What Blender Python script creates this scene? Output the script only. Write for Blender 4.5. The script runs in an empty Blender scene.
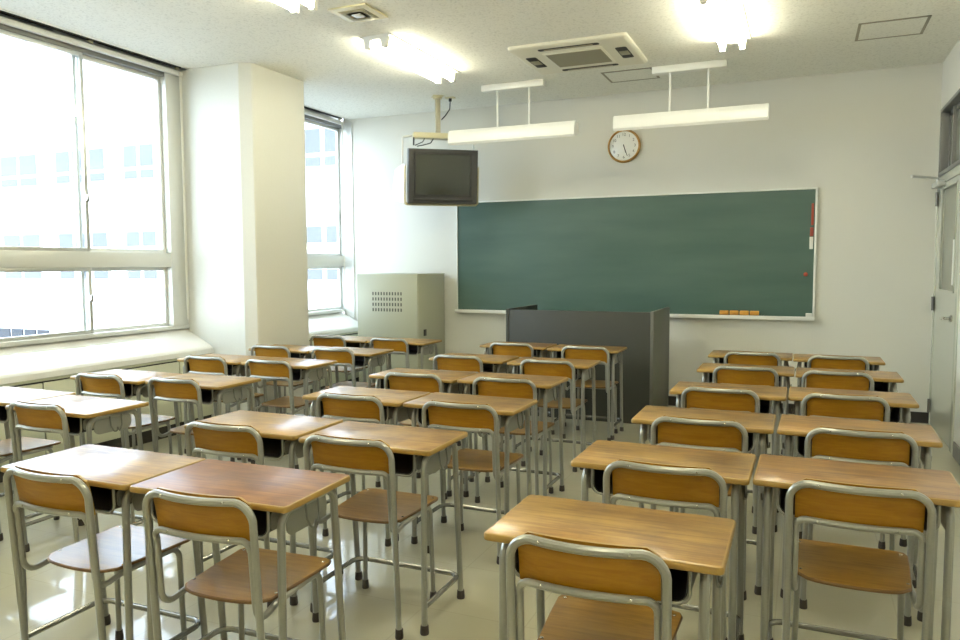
import bpy, bmesh, math, random
from mathutils import Vector, Matrix
random.seed(7)
S = bpy.context.scene
COL = S.collection
PI = math.pi

# ------------------------------------------------------------------ materials
def new_mat(name):
    m = bpy.data.materials.new(name); m.use_nodes = True
    nt = m.node_tree; b = nt.nodes['Principled BSDF']
    return m, nt, b
def mat(name, col, rough=.5, metal=0., spec=.5, coat=0., coat_rough=.1, bump=0., bscale=200., emit=None, estr=0.):
    m, nt, b = new_mat(name)
    b.inputs['Base Color'].default_value = (*col, 1)
    b.inputs['Roughness'].default_value = rough
    b.inputs['Metallic'].default_value = metal
    b.inputs['Specular IOR Level'].default_value = spec
    b.inputs['Coat Weight'].default_value = coat
    b.inputs['Coat Roughness'].default_value = coat_rough
    if emit:
        b.inputs['Emission Color'].default_value = (*emit, 1); b.inputs['Emission Strength'].default_value = estr
    tc = nt.nodes.new('ShaderNodeTexCoord')
    nz = nt.nodes.new('ShaderNodeTexNoise'); nz.inputs['Scale'].default_value = bscale; nz.inputs['Detail'].default_value = 4
    nt.links.new(tc.outputs['Object'], nz.inputs['Vector'])
    mx = nt.nodes.new('ShaderNodeMix'); mx.data_type = 'RGBA'; mx.blend_type = 'MULTIPLY'
    mx.inputs[0].default_value = .08
    mx.inputs[6].default_value = (*col, 1)
    nt.links.new(nz.outputs['Fac'], mx.inputs[7])
    nt.links.new(mx.outputs[2], b.inputs['Base Color'])
    if bump:
        bp = nt.nodes.new('ShaderNodeBump'); bp.inputs['Strength'].default_value = bump; bp.inputs['Distance'].default_value = .002
        nt.links.new(nz.outputs['Fac'], bp.inputs['Height']); nt.links.new(bp.outputs['Normal'], b.inputs['Normal'])
    return m

def wood(name, ramp, rough, coat, scale=(2., 26., 26.), tone=None, coat_rough=.12, blotch=.25):
    """Grain runs along local X; every copy shows another piece of the board."""
    m, nt, b = new_mat(name); N = nt.nodes; L = nt.links
    tc = N.new('ShaderNodeTexCoord'); oi = N.new('ShaderNodeObjectInfo')
    mul = N.new('ShaderNodeVectorMath'); mul.operation = 'MULTIPLY'; mul.inputs[1].default_value = scale
    L.new(tc.outputs['Object'], mul.inputs[0])
    off = N.new('ShaderNodeMath'); off.operation = 'MULTIPLY'; off.inputs[1].default_value = 90.
    L.new(oi.outputs['Random'], off.inputs[0])
    add = N.new('ShaderNodeVectorMath'); add.operation = 'ADD'
    L.new(mul.outputs[0], add.inputs[0]); L.new(off.outputs[0], add.inputs[1])
    nz = N.new('ShaderNodeTexNoise'); nz.inputs['Scale'].default_value = 1.6; nz.inputs['Detail'].default_value = 6; nz.inputs['Roughness'].default_value = .62
    nz.inputs['Distortion'].default_value = .9
    L.new(add.outputs[0], nz.inputs['Vector'])
    cr = N.new('ShaderNodeValToRGB'); L.new(nz.outputs['Fac'], cr.inputs[0])
    e = cr.color_ramp.elements
    e[0].position = .36; e[0].color = (*ramp[0], 1); e[1].position = .64; e[1].color = (*ramp[1], 1)
    # worn, blotchy patches
    nz2 = N.new('ShaderNodeTexNoise'); nz2.inputs['Scale'].default_value = 7.; nz2.inputs['Detail'].default_value = 5
    a2 = N.new('ShaderNodeVectorMath'); a2.operation = 'ADD'
    L.new(tc.outputs['Object'], a2.inputs[0]); L.new(off.outputs[0], a2.inputs[1]); L.new(a2.outputs[0], nz2.inputs['Vector'])
    cr2 = N.new('ShaderNodeValToRGB'); L.new(nz2.outputs['Fac'], cr2.inputs[0])
    f = cr2.color_ramp.elements
    f[0].position = .38; f[0].color = (.62, .55, .5, 1); f[1].position = .6; f[1].color = (1, 1, 1, 1)
    mx = N.new('ShaderNodeMix'); mx.data_type = 'RGBA'; mx.blend_type = 'MULTIPLY'; mx.inputs[0].default_value = blotch
    L.new(cr.outputs[0], mx.inputs[6]); L.new(cr2.outputs[0], mx.inputs[7])
    out = mx.outputs[2]
    if tone:
        at = N.new('ShaderNodeAttribute'); at.attribute_type = 'OBJECT'; at.attribute_name = 'wood_tone'
        t = N.new('ShaderNodeMix'); t.data_type = 'RGBA'; t.blend_type = 'MIX'
        t.inputs[6].default_value = (1, 1, 1, 1); t.inputs[7].default_value = (*tone, 1)
        L.new(at.outputs['Fac'], t.inputs[0])
        m2 = N.new('ShaderNodeMix'); m2.data_type = 'RGBA'; m2.blend_type = 'MULTIPLY'; m2.inputs[0].default_value = 1
        cw = N.new('ShaderNodeMapRange'); cw.inputs[3].default_value = coat; cw.inputs[4].default_value = coat*.2   # a worn top has lost its varnish
        L.new(at.outputs['Fac'], cw.inputs[0]); COAT = cw.outputs[0]
        L.new(out, m2.inputs[6]); L.new(t.outputs[2], m2.inputs[7]); out = m2.outputs[2]
    L.new(out, b.inputs['Base Color'])
    b.inputs['Roughness'].default_value = rough; b.inputs['Coat Weight'].default_value = coat; b.inputs['Coat Roughness'].default_value = coat_rough
    b.inputs['Specular IOR Level'].default_value = .3
    if tone: L.new(COAT, b.inputs['Coat Weight'])
    bp = N.new('ShaderNodeBump'); bp.inputs['Strength'].default_value = .06; bp.inputs['Distance'].default_value = .001
    L.new(nz.outputs['Fac'], bp.inputs['Height']); L.new(bp.outputs['Normal'], b.inputs['Normal'])
    return m

M = {}
M['wall'] = mat('wall_paint', (.69, .685, .625), .62, bump=.12, bscale=160)
M['column'] = mat('column_paint', (.68, .68, .62), .5, bump=.05, bscale=120)
M['trimw'] = mat('white_trim', (.78, .78, .73), .4)
M['alu'] = mat('anodised_aluminium', (.62, .63, .60), .34, .55)
M['aluw'] = mat('pale_window_aluminium', (.70, .71, .68), .38, .25)
M['aludark'] = mat('dark_aluminium', (.22, .22, .21), .45, .4)
M['cream'] = mat('cream_enamel', (.60, .61, .47), .42)
M['ledge'] = mat('pale_ledge_enamel', (.82, .82, .80), .22, coat=.3)
M['dark'] = mat('dark_gap', (.03, .028, .024), .8)
M['kick'] = mat('black_baseboard', (.028, .024, .02), .4)
M['greybase'] = mat('grey_baseboard', (.20, .20, .185), .45)
M['tube'] = mat('grey_painted_steel_tube', (.325, .325, .285), .30, .5, bscale=30)
M['bar'] = mat('worn_steel_tube', (.295, .29, .255), .27, .6, bscale=30)
M['rubber'] = mat('brown_rubber', (.045, .034, .027), .6)
M['tray'] = mat('black_plastic', (.012, .012, .012), .45)
M['hook'] = mat('dark_wire', (.20, .20, .18), .35, .7)
M['panel'] = mat('grey_steel_panel', (.29, .29, .245), .42, .25)
M['screw'] = mat('bright_screw', (.62, .60, .55), .25, .9)
M['black_iron'] = mat('black_hinge', (.03, .03, .03), .4)
M['top'] = wood('desktop_wood', ((.285, .15, .030), (.465, .27, .060)), .42, .75, tone=(.60, .43, .40), coat_rough=.2, blotch=.85)
M['edge'] = mat('desk_edge_band', (.31, .185, .034), .4, coat=.25)
M['ply'] = wood('chair_plywood', ((.285, .125, .004), (.36, .168, .008)), .4, .22, scale=(3, 40, 40), coat_rough=.2, blotch=.12)
M['seat'] = wood('seat_plywood', ((.27, .135, .010), (.37, .19, .022)), .38, .6, scale=(3, 30, 30), coat_rough=.18, blotch=.45)
M['plyedge'] = mat('plywood_edge', (.17, .085, .022), .5)
def board_mat():
    m, nt, b = new_mat('green_chalkboard'); N = nt.nodes; L = nt.links
    tc = N.new('ShaderNodeTexCoord'); mul = N.new('ShaderNodeVectorMath'); mul.operation = 'MULTIPLY'; mul.inputs[1].default_value = (.45, 1, 2.6)
    nz = N.new('ShaderNodeTexNoise'); nz.inputs['Scale'].default_value = 1.6; nz.inputs['Detail'].default_value = 5
    L.new(tc.outputs['Object'], mul.inputs[0]); L.new(mul.outputs[0], nz.inputs['Vector'])
    cr = N.new('ShaderNodeValToRGB'); L.new(nz.outputs['Fac'], cr.inputs[0]); e = cr.color_ramp.elements
    e[0].position = .35; e[0].color = (.046, .098, .076, 1); e[1].position = .72; e[1].color = (.072, .128, .104, 1)
    L.new(cr.outputs[0], b.inputs['Base Color']); b.inputs['Roughness'].default_value = .42
    return m
M['board'] = board_mat()
M['lectern'] = mat('dark_grey_laminate', (.050, .052, .044), .5, spec=.3, bscale=20)
M['avbox'] = mat('beige_grey_enamel', (.41, .42, .32), .42)
M['slot'] = mat('slot_shadow_grey', (.10, .10, .08), .7)
M['tvcase'] = mat('charcoal_plastic', (.032, .032, .03), .38)
M['tvbezel'] = mat('black_bezel', (.012, .012, .012), .35)
M['screen'] = mat('picture_tube_glass', (.032, .036, .026), .07, spec=.6)
M['beige'] = mat('beige_bracket_paint', (.66, .60, .38), .42)
M['white'] = mat('white_enamel', (.86, .86, .81), .32)
M['acpanel'] = mat('ivory_plastic', (.76, .74, .62), .45)
M['grille'] = mat('olive_grille', (.31, .29, .20), .6)
M['cord'] = mat('black_cable', (.01, .01, .01), .5)
M['pull'] = mat('white_pull_cord', (.75, .73, .64), .6)
M['clockrim'] = wood('clock_rim_wood', ((.36, .19, .04), (.46, .26, .06)), .35, .4)
M['clockface'] = mat('clock_face', (.85, .86, .83), .25, coat=.4)
M['ink'] = mat('grey_print', (.13, .13, .12), .5)
M['hand'] = mat('dark_hand', (.03, .03, .03), .4)
M['red'] = mat('red_magnet_sheet', (.40, .065, .03), .5)
M['redk'] = mat('dull_red_sheet', (.33, .06, .035), .5)
M['paper'] = mat('white_sheet', (.78, .78, .70), .6)
M['eraser'] = mat('orange_eraser', (.62, .30, .045), .7)
M['felt'] = mat('brown_felt', (.20, .10, .03), .9)
M['door'] = mat('grey_green_door_paint', (.50, .51, .43), .24, coat=.3)
M['frost'] = mat('frosted_door_glass', (.24, .25, .20), .25, spec=.6)
M['chrome'] = mat('chrome', (.6, .59, .55), .18, 1.)
M['hinge'] = mat('hinge_steel', (.17, .16, .14), .35, .7)
M['ventcone'] = mat('tan_vent_louvre', (.36, .31, .14), .5)
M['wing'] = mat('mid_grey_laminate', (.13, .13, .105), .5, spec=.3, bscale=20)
M['line'] = mat('hatch_edging', (.34, .32, .25), .6)
M['pole'] = mat('grey_beige_pole', (.42, .39, .28), .4)
M['ext'] = mat('white_building_paint', (.80, .83, .89), .8)
M['extwin'] = mat('far_window_glass', (.072, .080, .105), .12)
M['extframe'] = mat('far_window_frame', (.5, .52, .56), .6)
M['extdark'] = mat('far_dark_window', (.01, .014, .022), .35)
M['ground'] = mat('grey_asphalt', (.20, .20, .20), .9)
M['corr'] = mat('corridor_paint', (.5, .5, .45), .8)

def tube_glow(): 
    m, nt, b = new_mat('fluorescent_glow')
    b.inputs['Base Color'].default_value = (.9, .9, .85, 1)
    b.inputs['Emission Color'].default_value = (1.0, .95, .72, 1); b.inputs['Emission Strength'].default_value = TUBE
    return m
TUBE = 29.
M['glow'] = tube_glow()

def ceiling_mat():
    m, nt, b = new_mat('speckled_ceiling_board'); N = nt.nodes; L = nt.links
    tc = N.new('ShaderNodeTexCoord'); nz = N.new('ShaderNodeTexNoise'); nz.inputs['Scale'].default_value = 62; nz.inputs['Detail'].default_value = 3
    L.new(tc.outputs['Object'], nz.inputs['Vector'])
    cr = N.new('ShaderNodeValToRGB'); L.new(nz.outputs['Fac'], cr.inputs[0])
    e = cr.color_ramp.elements; e[0].position = .26; e[0].color = (.66, .66, .60, 1); e[1].position = .48; e[1].color = (.84, .84, .775, 1)
    L.new(cr.outputs[0], b.inputs['Base Color']); b.inputs['Roughness'].default_value = .9
    bp = N.new('ShaderNodeBump'); bp.inputs['Strength'].default_value = .5; bp.inputs['Distance'].default_value = .004
    L.new(nz.outputs['Fac'], bp.inputs['Height']); L.new(bp.outputs['Normal'], b.inputs['Normal'])
    return m
M['ceiling'] = ceiling_mat()
def floor_mat():
    m, nt, b = new_mat('waxed_cream_floor'); N = nt.nodes; L = nt.links
    tc = N.new('ShaderNodeTexCoord')
    br = N.new('ShaderNodeTexBrick'); br.offset = 0; br.inputs['Scale'].default_value = 1.
    br.inputs['Brick Width'].default_value = .45; br.inputs['Row Height'].default_value = .45; br.inputs['Mortar Size'].default_value = .003
    br.inputs['Color1'].default_value = (.47, .44, .30, 1); br.inputs['Color2'].default_value = (.485, .455, .312, 1); br.inputs['Mortar'].default_value = (.42, .39, .265, 1)
    L.new(tc.outputs['Object'], br.inputs['Vector'])
    nz = N.new('ShaderNodeTexNoise'); nz.inputs['Scale'].default_value = 2.2; nz.inputs['Detail'].default_value = 6
    L.new(tc.outputs['Object'], nz.inputs['Vector'])
    mx = N.new('ShaderNodeMix'); mx.data_type = 'RGBA'; mx.blend_type = 'MULTIPLY'; mx.inputs[0].default_value = .22
    L.new(br.outputs['Color'], mx.inputs[6]); L.new(nz.outputs['Fac'], mx.inputs[7])
    L.new(mx.outputs[2], b.inputs['Base Color'])
    b.inputs['Roughness'].default_value = .3
    b.inputs['Coat Weight'].default_value = .8; b.inputs['Coat Roughness'].default_value = .06
    nz2 = N.new('ShaderNodeTexNoise'); nz2.inputs['Scale'].default_value = 9; nz2.inputs['Detail'].default_value = 3
    L.new(tc.outputs['Object'], nz2.inputs['Vector'])
    bp = N.new('ShaderNodeBump'); bp.inputs['Strength'].default_value = .12; bp.inputs['Distance'].default_value = .004
    L.new(nz2.outputs['Fac'], bp.inputs['Height'])
    L.new(bp.outputs['Normal'], b.inputs['Coat Normal'])
    return m
M['floor'] = floor_mat()
def glass_mat():
    m = bpy.data.materials.new('clear_window_glass'); m.use_nodes = True; nt = m.node_tree; N = nt.nodes; L = nt.links
    N.remove(N['Principled BSDF'])
    tr = N.new('ShaderNodeBsdfTransparent'); tr.inputs[0].default_value = (.95, .97, .97, 1)
    gl = N.new('ShaderNodeBsdfGlossy'); gl.inputs['Roughness'].default_value = .02
    lw = N.new('ShaderNodeLayerWeight'); lw.inputs[0].default_value = .5
    pw = N.new('ShaderNodeMath'); pw.operation = 'POWER'; pw.inputs[1].default_value = 4.; L.new(lw.outputs['Facing'], pw.inputs[0])
    fr = N.new('ShaderNodeMath'); fr.operation = 'MULTIPLY_ADD'; fr.inputs[1].default_value = .6; fr.inputs[2].default_value = .04; L.new(pw.outputs[0], fr.inputs[0])
    mx = N.new('ShaderNodeMixShader'); L.new(fr.outputs[0], mx.inputs[0]); L.new(tr.outputs[0], mx.inputs[1]); L.new(gl.outputs[0], mx.inputs[2])
    L.new(mx.outputs[0], N['Material Output'].inputs[0])
    return m
M['glass'] = glass_mat()

# ------------------------------------------------------------------ mesh helpers
def box(bm, x0, x1, y0, y1, z0, z1, bev=0., mi=0):
    x0, x1 = sorted((x0, x1)); y0, y1 = sorted((y0, y1)); z0, z1 = sorted((z0, z1))
    vs = [bm.verts.new(p) for p in ((x0,y0,z0),(x1,y0,z0),(x1,y1,z0),(x0,y1,z0),(x0,y0,z1),(x1,y0,z1),(x1,y1,z1),(x0,y1,z1))]
    fs = [bm.faces.new([vs[i] for i in f]) for f in ((3,2,1,0),(4,5,6,7),(0,1,5,4),(1,2,6,5),(2,3,7,6),(3,0,4,7))]
    for f in fs: f.material_index = mi
    if bev:
        es = list({e for f in fs for e in f.edges})
        r = bmesh.ops.bevel(bm, geom=es, offset=bev, segments=2, affect='EDGES', profile=.5)
        for f in r['faces']: f.material_index = mi
    return vs
def fillet(pts, rads, seg=6):
    """round the corners of a polyline"""
    pts = [Vector(p) for p in pts]; out = [pts[0]]
    for i in range(1, len(pts)-1):
        r = rads[i] if isinstance(rads, (list, tuple)) else rads
        if not r: out.append(pts[i]); continue
        a = (pts[i-1]-pts[i]); b = (pts[i+1]-pts[i]); la, lb = a.length, b.length; a.normalize(); b.normalize()
        ang = a.angle(b); t = min(r/math.tan(ang/2), la*.49, lb*.49); rr = t*math.tan(ang/2)
        c = pts[i] + (a+b).normalized()*(rr/math.sin(ang/2))
        p0 = pts[i]+a*t; p1 = pts[i]+b*t; v0 = p0-c; v1 = p1-c; th = v0.angle(v1); ax = v0.cross(v1).normalized()
        for k in range(seg+1):
            out.append(c + Matrix.Rotation(th*k/seg, 3, ax) @ v0)
    out.append(pts[-1]); return out
def tube(bm, pts, r, n=10, mi=0, caps=True):
    pts = [Vector(p) for p in pts]
    q = [pts[0]]
    for p in pts[1:]:
        if (p-q[-1]).length > 1e-5: q.append(p)
    pts = q; rings = []; nrm = None
    for i, p in enumerate(pts):
        t = (pts[min(i+1, len(pts)-1)] - pts[max(i-1, 0)]).normalized()
        if nrm is None:
            nrm = t.orthogonal().normalized()
        nrm = (nrm - t*nrm.dot(t)).normalized(); bn = t.cross(nrm)
        rings.append([bm.verts.new(p + (nrm*math.cos(2*PI*k/n) + bn*math.sin(2*PI*k/n))*r) for k in range(n)])
    for a, b in zip(rings, rings[1:]):
        for k in range(n):
            f = bm.faces.new((a[k], a[(k+1) % n], b[(k+1) % n], b[k])); f.material_index = mi
    if caps:
        f = bm.faces.new(list(reversed(rings[0]))); f.material_index = mi
        f = bm.faces.new(rings[-1]); f.material_index = mi
def loft(bm, rings, mis=0, cap_mi=(0, 0)):
    R = [[bm.verts.new(p) for p in ring] for ring in rings]; n = len(R[0])
    for j, (a, b) in enumerate(zip(R, R[1:])):
        for k in range(n):
            f = bm.faces.new((a[k], a[(k+1) % n], b[(k+1) % n], b[k])); f.material_index = mis
    f = bm.faces.new(list(reversed(R[0]))); f.material_index = cap_mi[0]
    f = bm.faces.new(R[-1]); f.material_index = cap_mi[1]
def rrect(w, d, r, inset=0., seg=5):
    w -= 2*inset; d -= 2*inset; r = max(r-inset, .0005); out = []
    for cx, cy, a0 in ((w/2-r, d/2-r, 0), (-w/2+r, d/2-r, PI/2), (-w/2+r, -d/2+r, PI), (w/2-r, -d/2+r, 1.5*PI)):
        for k in range(seg+1):
            a = a0 + PI/2*k/seg; out.append((cx+r*math.cos(a), cy+r*math.sin(a)))
    return out
def lathe(bm, prof, n=32, axis='Z', origin=(0, 0, 0), mi=0):
    """prof: list of (radius, height)"""
    rings = []
    for r, h in prof:
        ring = []
        for k in range(n):
            a = 2*PI*k/n; x, y = r*math.cos(a), r*math.sin(a)
            p = {'Z': (x, y, h), 'Y': (x, -h, y), 'X': (h, x, y)}[axis]
            ring.append(bm.verts.new(Vector(p)+Vector(origin)))
        rings.append(ring)
    for a, b in zip(rings, rings[1:]):
        for k in range(n):
            f = bm.faces.new((a[k], a[(k+1) % n], b[(k+1) % n], b[k])); f.material_index = mi
    bm.faces.new(list(reversed(rings[0]))).material_index = mi
    bm.faces.new(rings[-1]).material_index = mi
def prism(bm, poly, y0, y1, mi=0):
    """(x,z) polygon extruded along y"""
    a = [bm.verts.new((x, y0, z)) for x, z in poly]; b = [bm.verts.new((x, y1, z)) for x, z in poly]; n = len(poly)
    fs = [bm.faces.new(a), bm.faces.new(list(reversed(b)))]
    for k in range(n): fs.append(bm.faces.new((a[k], b[k], b[(k+1) % n], a[(k+1) % n])))
    for f in fs: f.material_index = mi
def vprism(bm, poly, z0, z1, mi=0):
    """(x,y) polygon extruded along z"""
    a = [bm.verts.new((x, y, z0)) for x, y in poly]; b = [bm.verts.new((x, y, z1)) for x, y in poly]; n = len(poly)
    fs = [bm.faces.new(list(reversed(a))), bm.faces.new(b)]
    for k in range(n): fs.append(bm.faces.new((a[k], a[(k+1) % n], b[(k+1) % n], b[k])))
    for f in fs: f.material_index = mi
def obj(name, bm, mats, parent=None, loc=None, ang=35):
    bmesh.ops.recalc_face_normals(bm, faces=bm.faces[:])
    me = bpy.data.meshes.new(name); bm.to_mesh(me); bm.free()
    for m in (mats if isinstance(mats, (list, tuple)) else [mats]): me.materials.append(M[m])
    me.shade_smooth(); me.set_sharp_from_angle(angle=math.radians(ang))
    o = bpy.data.objects.new(name, me); COL.objects.link(o)
    if parent: o.parent = parent
    if loc: o.location = loc
    return o
def B(): return bmesh.new()
def thing(name, label, cat, loc=(0, 0, 0), rz=0., group=None):
    o = bpy.data.objects.new(name, None); COL.objects.link(o); o.empty_display_size = .1
    o.location = loc; o.rotation_euler = (0, 0, rz); o['label'] = label; o['category'] = cat
    if group: o['group'] = group
    return o
def tag(o, label, cat, group=None):
    o['label'] = label; o['category'] = cat
    if group: o['group'] = group
    return o
def struct(o): o['kind'] = 'structure'; return o
def onebox(name, m, dims, parent=None, bev=0.):
    bm = B(); box(bm, *dims, bev=bev); return obj(name, bm, m, parent)
def copy_tree(o, parent=None):
    c = o.copy(); COL.objects.link(c)
    if parent: c.parent = parent
    for ch in list(o.children): copy_tree(ch, c)
    return c

# ------------------------------------------------------------------ room shell
CE = 3.136      # ceiling height
RX = 1.12       # right wall face
WX = -5.0       # window frame face
YB = -9.6       # wall behind the camera
CX = -4.875     # edge of the ceiling at the curtain slot
struct(onebox('floor', 'floor', (-5.16, RX+.2, YB-.2, .2, -.12, 0)))
bm = B(); box(bm, CX, RX+.2, YB-.2, .2, CE, CE+.25); struct(obj('ceiling', bm, 'ceiling'))
struct(onebox('ceiling_slot', 'dark', (-5.16, CX-.001, YB-.2, .2, CE+.13, CE+.25)))  # recess painted near black, its shade put into the colour
struct(onebox('wall_front', 'wall', (-4.985, RX+.2, 0, .2, 0, CE+.13)))
struct(onebox('wall_back', 'wall', (-5.16, RX+.2, YB-.2, YB, 0, CE+.13)))
struct(onebox('baseboard_front', 'kick', (-4.7, RX-.001, -.012, 0, 0, .095)))
# right wall with the door and transom openings
bm = B()
box(bm, RX, RX+.16, YB, -1.20, 0, CE)
box(bm, RX, RX+.16, -1.20, 0, 2.72, CE)
box(bm, RX, RX+.16, -.035, 0, 0, 2.72)
struct(obj('wall_right', bm, 'wall'))
struct(onebox('baseboard_right', 'greybase', (RX-.012, RX, YB, -1.26, 0, .11)))
struct(onebox('wall_corridor', 'corr', (3.0, 3.1, -4, 1.5, 0, CE)))
# wall on the window side: spandrel below, lintel strip above, piers
bm = B()
box(bm, -5.16, -5.125, YB, .2, -.1, .87)
box(bm, -5.16, -5.125, YB, .2, 3.09, CE+.25)
box(bm, -5.10, -5.03, -2.50, -1.72, .87, 3.09)
box(bm, -5.16, -5.03, YB, -6.1, .87, 3.09)
struct(obj('wall_left', bm, 'wall'))
# column between the two window bays, its corners cut off
bm = B()
vprism(bm, [(-5.03, -2.505), (-4.362, -2.505), (-4.268, -2.455), (-4.262, -2.435), (-4.262, -1.735), (-4.275, -1.715), (-5.03, -1.715)], 0, CE-.0005)
o = struct(obj('column', bm, 'column', ang=12))
o['label'] = 'broad cream column between the two windows'
struct(onebox('wall_pier', 'column', (-5.16, -4.70, YB, -6.1, 0, CE-.0005)))

# windows ----------------------------------------------------------
def window(name, ya, yb, splits, jr):
    """ya: right (far) end, yb: left (near) end of the frame; splits: y of the meeting stiles; jr: right jamb width"""
    w = struct(bpy.data.objects.new(name, None)); COL.objects.link(w)
    f = B()
    box(f, WX-.10, WX, ya-jr, ya, .875, 3.09, .004)          # jambs
    box(f, WX-.11, WX, yb, yb+.1, .875, 3.09, .004)
    box(f, WX-.11, WX-.005, yb, ya, 1.415, 1.538, .004)       # transom bar
    box(f, WX-.11, WX+.012, yb, ya, .868, .902, .004)         # sill section
    obj('window_frame', f, 'aluw', w)
    h = B(); box(h, WX-.11, WX-.01, yb, ya, 3.045, 3.092, .003); obj('head_frame', h, 'aludark', w)  # darker than the jambs: header shadow put into its colour
    ys = [ya-jr] + splits + [yb+.1]
    for lo, hi in ((.902, 1.415), (1.538, 3.045)):
        for k in range(len(ys)-1):
            a, b = ys[k], ys[k+1]
            front = (k % 2 == 1)
            x0 = WX-.05 if front else WX-.095
            sa = a if k == 0 else a+.028; sb = b if k == len(ys)-2 else b-.028
            s = B(); st = .030
            box(s, x0, x0+.035, sa-st, sa, lo, hi, .003); box(s, x0, x0+.035, sb, sb+st, lo, hi, .003)
            box(s, x0, x0+.035, sb+st, sa-st, lo, lo+.028, .003); box(s, x0, x0+.035, sb+st, sa-st, hi-.03, hi, .003)
            so = obj('sash', s, 'alu' if front else 'aluw', w)
            g = B(); box(g, x0+.013, x0+.019, sb+st-.004, sa-st+.004, lo+.022, hi-.025); obj('pane', g, 'glass', so)
            if front and k < 3:
                l = B(); zc = (lo+hi)/2 if lo < 1 else 1.93
                lathe(l, [(.012, 0), (.016, .004), (.016, .014), (.01, .02)], 14, 'X', (x0+.035, sa-.019, zc))
                box(l, x0+.045, x0+.056, sa-.03, sa-.008, zc-.01, zc+.045, .004)
                obj('crescent_lock', l, 'chrome', so)
    return w
window('window_1', -2.505, -6.1, [-3.50, -4.45, -5.30], .175)
window('window_2', .07, -1.715, [-.90], .045)
# reveal between window and front wall
struct(onebox('trim_1', 'aluw', (WX+.001, -4.86, -.012, 0, .80, 3.10)))
struct(onebox('trim_2', 'trimw', (CX-.012, CX, -6.1, -2.506, CE-.008, CE+.06)))
struct(onebox('trim_3', 'trimw', (CX-.012, CX, -1.714, -.001, CE-.008, CE+.06)))

def blind(ya, yb, label):
    t = thing('roller_blind', label, 'blind', (-4.976, ya, CE), group=None)
    b = B(); box(b, -.018, .018, yb-ya, -.012, -.062, -.022, .006); obj('head_rail', b, 'trimw', t)
    b = B(); tube(b, [(.0, yb-ya+.03, .03), (.0, -.03, .03)], .028, 12); obj('roller', b, 'dark', t)
    b = B()
    n = max(2, int((ya-yb)/.6))
    for k in range(n):
        y = -.06 + (yb-ya+.12)*k/(n-1); box(b, -.012, .012, y-.018, y+.018, -.012, .06, .003)
    obj('rail_bracket', b, 'beige', t)
    b = B()
    tube(b, [(.026, -.055, -.03), (.027, -.056, -.8), (.024, -.054, -1.5), (.027, -.057, -2.18)], .0045, 8)
    tube(b, [(.026, -.042, -.03), (.024, -.041, -1.1), (.026, -.043, -2.18)], .0035, 8)
    obj('pull_cord', b, 'pull', t)
blind(-2.51, -6.08, 'cream blind head rail with hanging cord over the large left window')
blind(-.02, -1.70, 'cream blind head rail with cord over the narrow window behind the column')

# built-in cabinet below the windows --------------------------------
def ledge(ya, yb, seams, label):
    t = thing('window_cabinet', label, 'cabinet', (0, 0, 0))
    b = B()
    prism(b, [(-5.12, .86), (-5.045, .868), (-4.757, .726), (-4.735, .712), (-4.722, .695), (-4.722, .655), (-4.735, .65), (-5.12, .65)], yb, ya)
    obj('sloping_top', b, 'ledge', t, ang=20)
    b = B(); box(b, -5.12, -4.752, yb, ya, .10, .65); obj('body', b, 'dark', t)
    b = B(); box(b, -4.752, -4.738, yb, ya, .632, .65); obj('top_rail', b, 'cream', t)
    ys = [ya] + seams + [yb]
    for a, c in zip(ys, ys[1:]):
        b = B(); box(b, -4.752, -4.736, c+.006, a-.006, .105, .620, .003); obj('front_panel', b, 'cream', t)
    b = B(); box(b, -5.1, -4.765, yb, ya, 0, .10); obj('kickboard', b, 'kick', t)
    if yb < -3:
        b = B()
        for k in range(3):
            prism(b, [(-4.945+.006*k*0, .8192), (-4.938, .8157), (-4.938, .8172), (-4.945, .8207)], -2.95-.62*k-.58, -2.95-.62*k)
        obj('vent_slit', b, 'cream', t)
ledge(-2.507, -6.1, [-2.89, -4.12, -5.35], 'cream built-in cabinet with sloping ledge under the large left window')
ledge(-.014, -1.713, [-.85], 'cream built-in cabinet with sloping ledge between column and blackboard wall')

# door in the right wall ---------------------------------------------
d = struct(bpy.data.objects.new('door_1', None)); COL.objects.link(d)
f = B()
box(f, RX-.008, RX+.12, -.075, -.035, 0, 2.12, .003)
box(f, RX-.008, RX+.12, -1.20, -1.09, 0, 2.12, .003)
box(f, RX-.008, RX+.12, -1.20, -.035, 2.085, 2.155, .003)
obj('door_frame', f, 'door', d)
f = B()
x0, x1 = RX+.0, RX+.04
box(f, x0, x1, -.30, -.078, .01, 2.082); box(f, x0, x1, -1.088, -.95, .01, 2.082)
box(f, x0, x1, -.95, -.30, .01, 1.205); box(f, x0, x1, -.95, -.30, 2.03, 2.082)
leaf = obj('door_leaf', f, 'door', d)
g = B(); box(g, x0+.012, x0+.02, -.95, -.30, 1.205, 2.03); obj('door_pane', g, 'frost', leaf)
g = B()
for a in ((-.30, -.288), (-.962, -.95)): box(g, x0-.006, x0+.002, a[0], a[1], 1.193, 2.042)
for a in ((1.193, 1.205), (2.03, 2.042)): box(g, x0-.006, x0+.002, -.962, -.288, *a)
obj('glazing_bead', g, 'door', leaf)
g = B(); box(g, x0-.004, x0+.010, -.93, -.87, 1.25, 1.60); obj('notice', g, 'paper', leaf)
for z in (.17, 1.07, 1.97):
    h = B(); tube(h, [(RX-.014, -.072, z-.06), (RX-.014, -.072, z+.06)], .012, 10); box(h, RX-.012, RX-.0085, -.105, -.040, z-.055, z+.055)
    obj('hinge', h, 'hinge', d)
h = B()
lathe(h, [(.026, 0), (.026, -.012), (.011, -.016), (.011, -.05)], 18, 'X', (RX, -.93, .995))
tube(h, fillet([(RX-.05, -.93, .995), (RX-.055, -.90, .995), (RX-.052, -.81, .99)], .02), .011, 10)
obj('door_handle', h, 'chrome', d)
h = B()
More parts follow.
